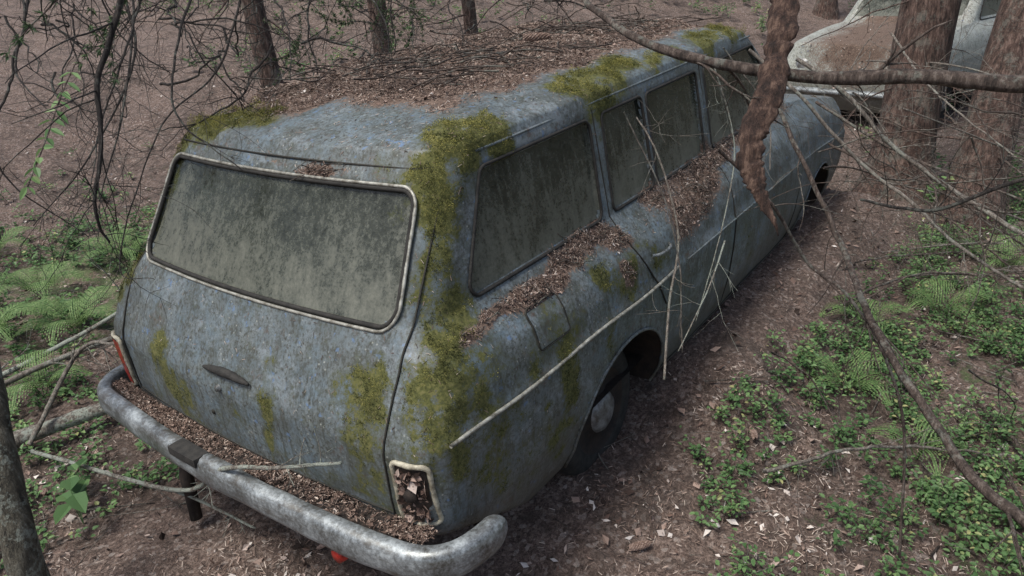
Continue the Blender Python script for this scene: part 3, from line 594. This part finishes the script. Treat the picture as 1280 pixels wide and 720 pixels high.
def dr_(x,y):
    p=np.stack([x,y,0*x],-1);nz=fbm(p*3.4+11,3);edge=np.interp(x,[.8,1.4,2.0,2.8,4,6],[-1.22,-.98,-1.08,-1.22,-1.3,-1.4])
    return np.clip((nz-.37)*4.5,0.12,1)*np.clip((edge-y)/.2,0,1)*np.clip(1.3-(x-3.5)/4,.4,1)
pos=place(6200,dr_,(.70,6.5),(-3.2,-.98));plants("bilberry_undergrowth",pos,(.03,.12),(9,19),(.012,.025))
def dl_(x,y):
    p=np.stack([x,y,0*x],-1);return np.clip((fbm(p*2+4,3)-.36)*6,0,1)*np.exp(-(((x-1.1)/1.6)**2+((y-3.5)/1.5)**2)*.9)
pos=place(1900,dl_,(-1,4),(1.5,6.5));plants("bilberry_undergrowth",pos,(.06,.18),(12,24),(.020,.040))
pos=place(190,lambda x,y:0*x+1,(-.8,.35),(.75,2.2));plants("bilberry_undergrowth",pos,(.04,.10),(8,16),(.015,.030))
def dfar(x,y): return np.clip((fbm(np.stack([x,y,0*x],-1)*.8+2,3)-.45)*6,0,1)
pos=place(900,dfar,(4.5,16),(-4,12));plants("distant_undergrowth",pos,(.12,.32),(14,26),(.03,.06))
def broad(name,p,n,L):
    B=[];D=[];st=[]
    for k in range(n):
        a=rng.uniform(0,6.28);o=np.array([math.cos(a),math.sin(a),0]);t=p+o*rng.uniform(.01,.05)+[0,0,rng.uniform(.08,.2)];st.append(tube([p,t],.0015,4));B.append(t);D.append(o+[0,0,.1])
    B,D=np.array(B),np.array(D);e=empty(name);v1,f1=leaves(B,D,np.tile([0.,0,1],(n,1)),rng.uniform(*L,n),rng.uniform(*L,n)*.6,.12,.25);mk("leaves",v1,f1,M_leaf,e,fattr={"rnd":rng.uniform(.3,.7,len(f1))});mk("stems",*join(st),M_fern,e,True)
broad("lily_of_the_valley",np.array([-.2,.86,float(terr(-.2,.86))]),5,(.09,.13));broad("lily_of_the_valley",np.array([-.12,.98,float(terr(-.1,1.))]),4,(.06,.1))
def fern(name,p,nf,L,sp=None):
    B=[];D=[];Nl=[];Ls=[];st=[]
    for f in range(nf):
        a=(f+rng.uniform(-.3,.3))/nf*6.28;l=rng.uniform(*L);o=np.array([math.cos(a),math.sin(a),0])
        pts=np.array([p,p+o*l*.25+[0,0,l*.42],p+o*l*.62+[0,0,l*.55],p+o*l*.98+[0,0,l*.38]]);c=resamp(pts,20);st.append(tube(c,np.linspace(.002,.0007,20),4))
        T=nrm(np.gradient(c,axis=0));S=nrm(np.cross(T,[0,0,1]));U=np.cross(S,T)
        for k in range(4,19):
            t=(k-4)/15;pl=l*.30*(math.sin(math.pi*min(1,(.25+t*1.1)*.75)) if t<.4 else 1.0-(t-.4)/.62)*.9+.006
            for s_ in (-1,1):
                d=nrm(S[k]*s_+T[k]*.40-U[k]*.15);m_=max(3,int(pl/.011));q=np.linspace(.05,1,m_)
                for s2 in (-1,1):
                    B.append(c[k]+d*pl*q[:,None]);D.append(np.tile(T[k]*s2*.9,(m_,1))+d*.5);Nl.append(np.tile(U[k],(m_,1)));Ls.append(np.minimum(l*.036*(1-q*.7)+.003,.014))
    B,D,Nl=map(np.vstack,(B,D,Nl));Ls=np.concatenate(Ls);e=empty(name);v1,f1=leaves(B,D,Nl,Ls,Ls*.75,.05,.1)
    mk("fronds",v1,f1,M_fern,e,fattr={"rnd":np.clip(np.repeat(rng.normal(.6,.16,len(B)),2),0,1)});mk("stalks",*join(st),M_fern,e,True)
for x_,y_,n_,L_ in [(2.75,-1.35,5,(.20,.30)),(2.1,-1.42,5,(.18,.28)),(3.1,-1.65,5,(.2,.3)),(.75,3.4,7,(.35,.5)),(1.4,3.5,6,(.3,.45)),(.25,2.9,7,(.3,.45)),(.15,2.0,6,(.22,.35)),(3.9,-1.9,5,(.22,.34)),(.9,4.6,6,(.3,.45)),(.6,2.6,6,(.3,.42)),(1.75,-1.75,4,(.16,.22)),(1.4,2.6,5,(.25,.35))]:
    fern("fern",np.array([x_,y_,float(terr(x_,y_))]),n_,L_)
# ---------------------------------------------------------------- twigs and branches
def grow(p,d,l,r,depth,out,grav=-.15,wig=.35,kids=(2,5)):
    n=max(5,int(l/.03));n=min(n,20);P_=[np.array(p,float)];d=nrm(np.array(d,float));dd=[]
    for k in range(n):
        d=nrm(d+rng.normal(size=3)*wig/ n**.5*.9+np.array([0,0,grav/n]));P_.append(P_[-1]+d*l/n);dd.append(d)
    rr=r*np.linspace(1,.35,n+1);out.append((np.array(P_),rr))
    if depth>0:
        for q in range(rng.integers(*kids)):
            k=rng.integers(int(n*.2),n);nd=nrm(dd[k]+rng.normal(size=3)*.65);grow(P_[k],nd,l*rng.uniform(.3,.6),max(rr[k]*.6,.0008),depth-1,out,grav,wig,kids)
def twigobj(name,segs,m,ns=4,rough=.0,parent=None):
    return mk(name,*join([tube(p,r,ns,rough=rough) for p,r in segs]),m,parent,True)
cm=lambda s:np.array([[float(c)/100 for c in t.split(",")] for t in s.split()])
def branch(name,s,r0,r1,m,n=50,ns=8,rough=.15,kids=0,kl=.3,wob=.0):
    c=resamp(cm(s),n);c=c+(fbm(c*12+rng.random()*9,3)[:,None]-.5)*wob*nrm(rng.normal(size=(1,3)));r=np.linspace(r0,r1,n)
    T=nrm(np.gradient(c,axis=0));sub=[]
    for q in range(kids):
        k=rng.integers(3,n-2);grow(c[k],nrm(T[k]*.6+rng.normal(size=3)*.7),kl*rng.uniform(.4,1.2),max(r[k]*.35,.0010),1,sub,-.1)
    v,f=join([tube(c,r,ns,rough=rough,seed=rng.random()*50)]+[tube(p,q,5) for p,q in sub]);return mk(name,v,f,m,None,True)
branch("overhanging_branch","60,-40,185 82,-79,178 76,-93,173 70,-107,167 66,-123,163 68,-147,159 71,-169,159 71,-188,158 72,-230,160",.005,.018,M_twig,90,10,.25,8,.3,.02)
c=resamp(cm("84,-140,198 75,-141,178 65,-142,160 57,-141,147 54,-144,138 53,-149,129"),110);t=np.linspace(0,1,110)
rr=.035*(1.0-.30*t)*np.clip((1-t)*3.2,0.06,1)*(1+.5*(fbm(c*22,3)-.5));c=c+(fbm(c*9,3)[:,None]-.5)*[.04,.05,0];v,f=tube(c,rr,24,False,.5,3,.5)
mk("hanging_broken_branch",v,f,M_red_b,None,True)
branch("leaning_dead_stem","150,-112,150 139,-128,128 131,-145,103 108,-158,94 97,-166,88 82,-185,72 73,-195,67 67,-206,64 55,-235,50",.006,.015,M_twig,70,8,.25,9,.3,.03)
branch("dead_branch","95,-120,135 103,-132,120 113,-142,99 106,-155,94 106,-167,77 101,-175,58 95,-180,20",.005,.004,M_twig,50,7,.1,8,.3,.01)
branch("pale_dead_branch","183,-97,150 183,-117,134 186,-138,112 181,-158,100 174,-176,88 171,-198,77 165,-240,60",.007,.005,M_twig_p,50,7,.1,8,.35,.02)
branch("pale_dead_branch","237,-100,140 237,-122,125 239,-140,106 235,-163,92 224,-195,77 210,-240,60",.009,.010,M_twig_p,50,7,.1,8,.4,.02)
branch("dead_branch","135,-150,113 125,-163,115 120,-173,118 124,-190,127 130,-230,140",.004,.006,M_twig_d,40,7,.1,4,.3,.01)
branch("white_twig","130,-78,135 127,-87,124 121,-98,99 106,-102,80 92,-107,60",.0028,.0045,M_twig_p,50,7,.2,5,.2,.03)
branch("white_twig","138,-108,92 120,-110,82 98,-109,68",.0035,.002,M_lich,30,6,.1,2,.2,.01)
branch("white_twig","98,-90,143 105,-99,118 109,-104,93 112,-104,60",.0022,.0028,M_twig_p,40,6,.1,4,.2,.03)
branch("white_twig","160,-92,150 165,-100,120 150,-103,95 135,-100,60",.003,.002,M_lich,40,6,.1,5,.3,.03)
branch("white_twig","190,-85,150 200,-100,125 185,-108,105",.003,.002,M_twig_p,40,6,.1,5,.3,.01)
branch("dark_hanging_branch","-10,-45,205 -19,-49,185 -27,-49,171 -33,-52,157 -37,-53,148 -35,-51,142",.007,.002,M_twig_d,50,7,.25,16,.24,.02)
branch("lichen_branch","-14,136,8 1,49,14 -5,-6,50 -1,-29,57 3,-54,66",.009,.005,M_lich,60,8,.6,9,.15,.03)
branch("lichen_branch","1,49,14 6,30,10 10,14,5",.007,.004,M_lich,20,7,.4,4,.12,.01)
branch("dark_dead_branch","70,60,195 50,39,184 25,20,161 22,13,148 24,-6,136",.006,.0015,M_twig_d,50,6,.2,14,.3,.03)
branch("dark_dead_branch","80,60,195 66,36,183 45,28,160 23,30,146 -4,22,113 0,12,108",.005,.001,M_twig_d,60,6,.2,16,.3,.03)
branch("dark_dead_branch","60,90,200 40,60,178 20,45,150 5,40,130 -5,30,118",.005,.001,M_twig_d,60,6,.2,14,.3,.03)
branch("dark_dead_branch","95,80,200 85,45,180 70,20,168 55,5,156",.005,.001,M_twig_d,60,6,.2,14,.3,.03)
branch("dark_dead_branch","110,60,195 110,25,180 95,0,170 80,-15,160",.005,.001,M_twig_d,60,6,.2,14,.3,.03)
branch("dark_dead_branch","40,40,205 20,20,180 0,10,158 -15,0,140",.005,.001,M_twig_d,60,6,.2,14,.28,.03)
branch("dark_dead_branch","140,80,205 135,40,185 118,20,172",.006,.001,M_twig_d,60,6,.2,14,.35,.03)
branch("dark_dead_branch","40,110,205 10,80,170 -10,70,140 5,60,112",.006,.0015,M_twig_d,60,6,.2,16,.3,.04)
branch("dark_dead_branch","70,120,200 50,85,165 20,75,135 -5,72,118",.006,.0015,M_twig_d,60,6,.2,16,.3,.04)
branch("fallen_branch","-40,240,2 9,233,5 38,206,20 60,186,33 75,175,45",.016,.009,M_lich,40,8,.3,6,.4,.02)
branch("fallen_branch","-11,149,5 24,160,32 29,126,43",.012,.007,M_twig_p,40,8,.3,6,.3,.02)
branch("fallen_branch","-60,190,4 0,205,12 70,190,18",.018,.014,M_twig_p,40,8,.3,4,.3,.02)
branch("birch_log","-15,162,4 10,150,6 38,135,8",.036,.030,M_lich,40,14,.25)
for s_ in ["470,-200,5 430,-150,30 380,-110,50","560,-230,10 470,-170,55 400,-120,90","330,-260,5 300,-200,45 280,-150,80","420,-250,3 400,-180,12 360,-110,6","540,-130,60 450,-190,40 350,-240,30","300,-105,12 340,-125,14 400,-170,5","600,-60,90 500,-140,100 420,-220,85","220,-190,6 150,-230,5 110,-215,5","260,-120,14 330,-150,12 380,-220,4","360,-90,75 330,-140,60 300,-200,30","300,-95,110 270,-140,95 230,-190,90","130,-130,6 160,-160,9 190,-210,4","90,-150,4 70,-175,5 60,-200,3","520,-90,120 440,-130,95 340,-190,75"]:
    branch("fallen_branch",s_,.008,.004,M_twig if rng.random()<.6 else M_twig_p,40,7,.15,10,.6,.04)
seg=[]
for k in range(115):
    p=np.array([rng.uniform(.2,2.9),rng.uniform(.40,1.9),rng.uniform(1.5,2.25)]);grow(p,(rng.uniform(-1,.1),rng.uniform(-1,-.1),rng.uniform(-.5,.3)),rng.uniform(.35,.95),rng.uniform(.0022,.006),2,seg,-.5,1.1,(2,5))
twigobj("dead_spruce_twigs",seg,M_twig_d)
seg=[]
for k in range(26):
    p=np.array([rng.uniform(1.1,2.6),rng.uniform(-.25,.6),rng.uniform(1.6,1.75)]);grow(p,(rng.uniform(-1,1),rng.uniform(-1,1),rng.uniform(-.2,.1)),rng.uniform(.35,.8),rng.uniform(.002,.004),2,seg,-.3,.8,(2,4))
twigobj("dead_spruce_twigs",seg,M_twig)
seg=[]
for k in range(50):
    p=np.array([rng.uniform(1.5,4.2),rng.uniform(-2.4,-1.1),rng.uniform(.3,1.4)]);grow(p,(rng.uniform(-.8,.8),rng.uniform(-1,1),rng.uniform(-.7,.3)),rng.uniform(.4,1.1),rng.uniform(.002,.005),2,seg,-.2,.7,(2,4))
twigobj("dry_brush",seg,M_twig)
# ---------------------------------------------------------------- trees
def needle_spray(P_,T_,n,L=.016,W=.0022):
    k=rng.integers(0,len(P_),n);b=P_[k]+rng.normal(size=(n,3))*.002;d=nrm(T_[k]*.8+rng.normal(size=(n,3))*.6);return leaves(b,d,rng.normal(size=(n,3)),rng.uniform(L*.7,L*1.2,n),W,.05,.0)
def tree_mesh(H,r,lean,crown=True,dead=True,seed=0):
    n=90;z=np.linspace(-.15,H,n);c=np.stack([lean[0]*z+.06*np.sin(z*.9+seed),lean[1]*z+.06*np.cos(z*.7+seed)-.06,z],1)
    rr=r*(1-z/H*.85)*(1+.45*np.exp(-np.clip(z,0,9)/.18));parts=[tube(c,rr,28,False,.14,seed*3)]
    if dead:
        for k in range(24):
            zz=rng.uniform(.6,4.5);i_=int((zz+.15)/(H+.15)*n);a=rng.uniform(0,6.28);o=[];grow(c[i_],(math.cos(a),math.sin(a),rng.uniform(-.3,.1)),rng.uniform(.3,1.2),rng.uniform(.004,.010),1,o,-.3,.4,(2,5));parts+=[tube(p,q,4) for p,q in o]
    fol=[]
    if crown:
        for zz in np.arange(5.,H-.2,.5):
            for q in range(5):
                a=rng.uniform(0,6.28);l=(H-zz)/(H-4)*rng.uniform(1.0,1.8)+.25;i_=min(int((zz+.15)/(H+.15)*n),n-1);t=np.linspace(0,1,7)
                o=np.array([math.cos(a),math.sin(a),0]);br=c[i_]+o*t[:,None]*l+np.array([0,0,1])*(-.35*l*t**1.3)[:,None];parts.append(tube(br,np.linspace(.02,.005,7),4))
                m=int(18*l);tt=rng.uniform(.15,1,m);b=np.stack([np.interp(tt,t,br[:,k]) for k in range(3)],1);sd_=np.cross(o,[0,0,1])*rng.choice([-1,1],m)[:,None]
                fol.append(leaves(b,sd_+o*.7+np.array([0,0,-.35])+rng.normal(size=(m,3))*.15,np.tile([0.,0,1],(m,1)),rng.uniform(.15,.4,m)*(1.15-tt),rng.uniform(.05,.1,m),.1,.2))
    return join(parts),(join(fol) if fol else None)
def tree(name,x,y,H,r,lean=(0,0),m=M_bark,crown=True,dead=True):
    e=empty(name);e.location=(x,y,float(terr(x,y)));a,b=tree_mesh(H,r,lean,crown,dead,rng.random()*9);mk("trunk_and_limbs",*a,m,e,True)
    if b: mk("crown_foliage",*b,M_spr,e,fattr={"rnd":rng.random(len(b[1]))})
    return e
tree("spruce_tree",5.35,-1.05,11,.22,(.10,-.02))
tree("spruce_tree",4.8,-1.6,10,.17,(.30,-.05))
tree("spruce_tree",2.9,3.4,11,.10,(0,.02));tree("spruce_tree",5.1,4.4,12,.11);tree("spruce_tree",6.5,4.2,12,.09)
for x_,y_,r_ in [(9.5,9.5,.16),(12.5,4.8,.2),(14,1.8,.17),(9.8,-3.4,.2),(16,8,.2),(12,12,.2),(19,3,.25),(17,-5,.2),(-3,9,.15)]:
    tree("spruce_tree",x_,y_,12,r_,(rng.normal()*.02,rng.normal()*.02))
e=empty("young_birch");c=resamp([(-.52,.44,-.1),(-.50,.41,.28),(-.43,.49,.6),(-.33,.64,.95),(-.22,.95,1.6),(-.2,1.3,2.8),(-.3,1.5,4.5)],80)
mk("trunk",*tube(c,np.linspace(.056,.02,80),20,False,.18,4),M_bark_g,e,True)
o=[];
for k in range(14):
    i_=rng.integers(45,79);a=rng.uniform(1.2,3.6);grow(c[i_],(math.cos(a),math.sin(a),.5),rng.uniform(.4,.9),.006,1,o,.1,.4,(2,5))
B=np.vstack([p[2:] for p,q in o]);k=rng.integers(0,len(B),900);mk("limbs",*join([tube(p,q,5) for p,q in o]),M_bark_g,e,True)
v1,f1=leaves(B[k],rng.normal(size=(900,3)),rng.normal(size=(900,3))*.4+[0,0,1],rng.uniform(.03,.05,900),.03);mk("crown_leaves",v1,f1,M_leaf,e,fattr={"rnd":rng.random(len(f1))})
seg=[];fo=[]
for k in range(10):
    p=np.array([rng.uniform(1.5,2.8),rng.uniform(1.0,2.0),rng.uniform(1.65,2.1)]);grow(p,(rng.uniform(-1,-.2),rng.uniform(-1,-.2),-.2),rng.uniform(.4,.7),.004,1,seg,-.3,.5,(3,6))
for p,q in seg: fo.append(needle_spray(p,nrm(np.gradient(p,axis=0)),int(len(p)*16),.017,.0035))
e=empty("spruce_bough");twigobj("twigs",seg,M_twig,parent=e);v,f=join(fo);mk("needles",v,f,M_spr,e,fattr={"rnd":rng.random(len(f))})
seg=[];fo=[]
for p0,d0 in (((-.12,-.42,1.98),(-.6,.1,-.5)),((.05,-.2,2.0),(-.3,.2,-.6)),((.15,-.1,2.02),(-.2,.3,-.5))): grow(p0,d0,.30,.003,1,seg,-.2,.3,(3,5))
for p,q in seg: fo.append(needle_spray(p,nrm(np.gradient(p,axis=0)),int(len(p)*16)))
e=empty("spruce_bough");twigobj("twigs",seg,M_twig,parent=e);v,f=join(fo);mk("needles",v,f,M_spr,e,fattr={"rnd":rng.random(len(f))})
c=resamp([(-.10,-.1,1.75),(-.2,-.15,1.66),(-.28,-.2,1.58),(-.36,-.24,1.50)],16);B=np.repeat(c[3:],2,0);T=np.repeat(nrm(np.gradient(c,axis=0))[3:],2,0);S=nrm(np.cross(T,[0,0,1.]))*np.tile([-1,1],len(B)//2)[:,None]
e=empty("leafy_sprig");mk("stem",*tube(c,.0015,5),M_twig,e,True);v,f=leaves(B,S+T*.6+rng.normal(size=B.shape)*.3,np.tile([.2,-.2,1.],(len(B),1))+rng.normal(size=B.shape)*.4,rng.uniform(.02,.036,len(B)),.014,.1,.2);mk("leaves",v,f,M_leaf,e,fattr={"rnd":rng.uniform(.4,.9,len(f))})
def cone(p,a,L=.075,r=.016):
    n=130;t=np.arange(n)/n;ph=np.arange(n)*2.39996;rad=r*np.sin(np.clip(t*.9+.1,0,1)*math.pi)**.6;ax_=np.array([math.cos(a),math.sin(a),0]);s_=np.cross(ax_,[0,0,1]);u_=np.array([0,0,1.])
    o=np.cos(ph)[:,None]*s_+np.sin(ph)[:,None]*u_;b=p+ax_*(t[:,None]-.5)*L+o*rad[:,None]*.5;v,f=leaves(b,o*.6+ax_,o,.012,.010,.2,-.1);e=mk("spruce_cone",v,f,M_flake,fattr={"rnd":np.full(len(f),.55)+rng.normal(size=len(f))*.1});return e
cone(np.array([1.62,-.17,1.575]),-.9,.11,.02);cone(np.array([.78,-1.05,float(terr(.78,-1.05))+.02]),-.7);cone(np.array([1.5,-1.2,float(terr(1.5,-1.2))+.02]),.5);cone(np.array([-.2,1.2,float(terr(-.2,1.2))+.02]),1.5)
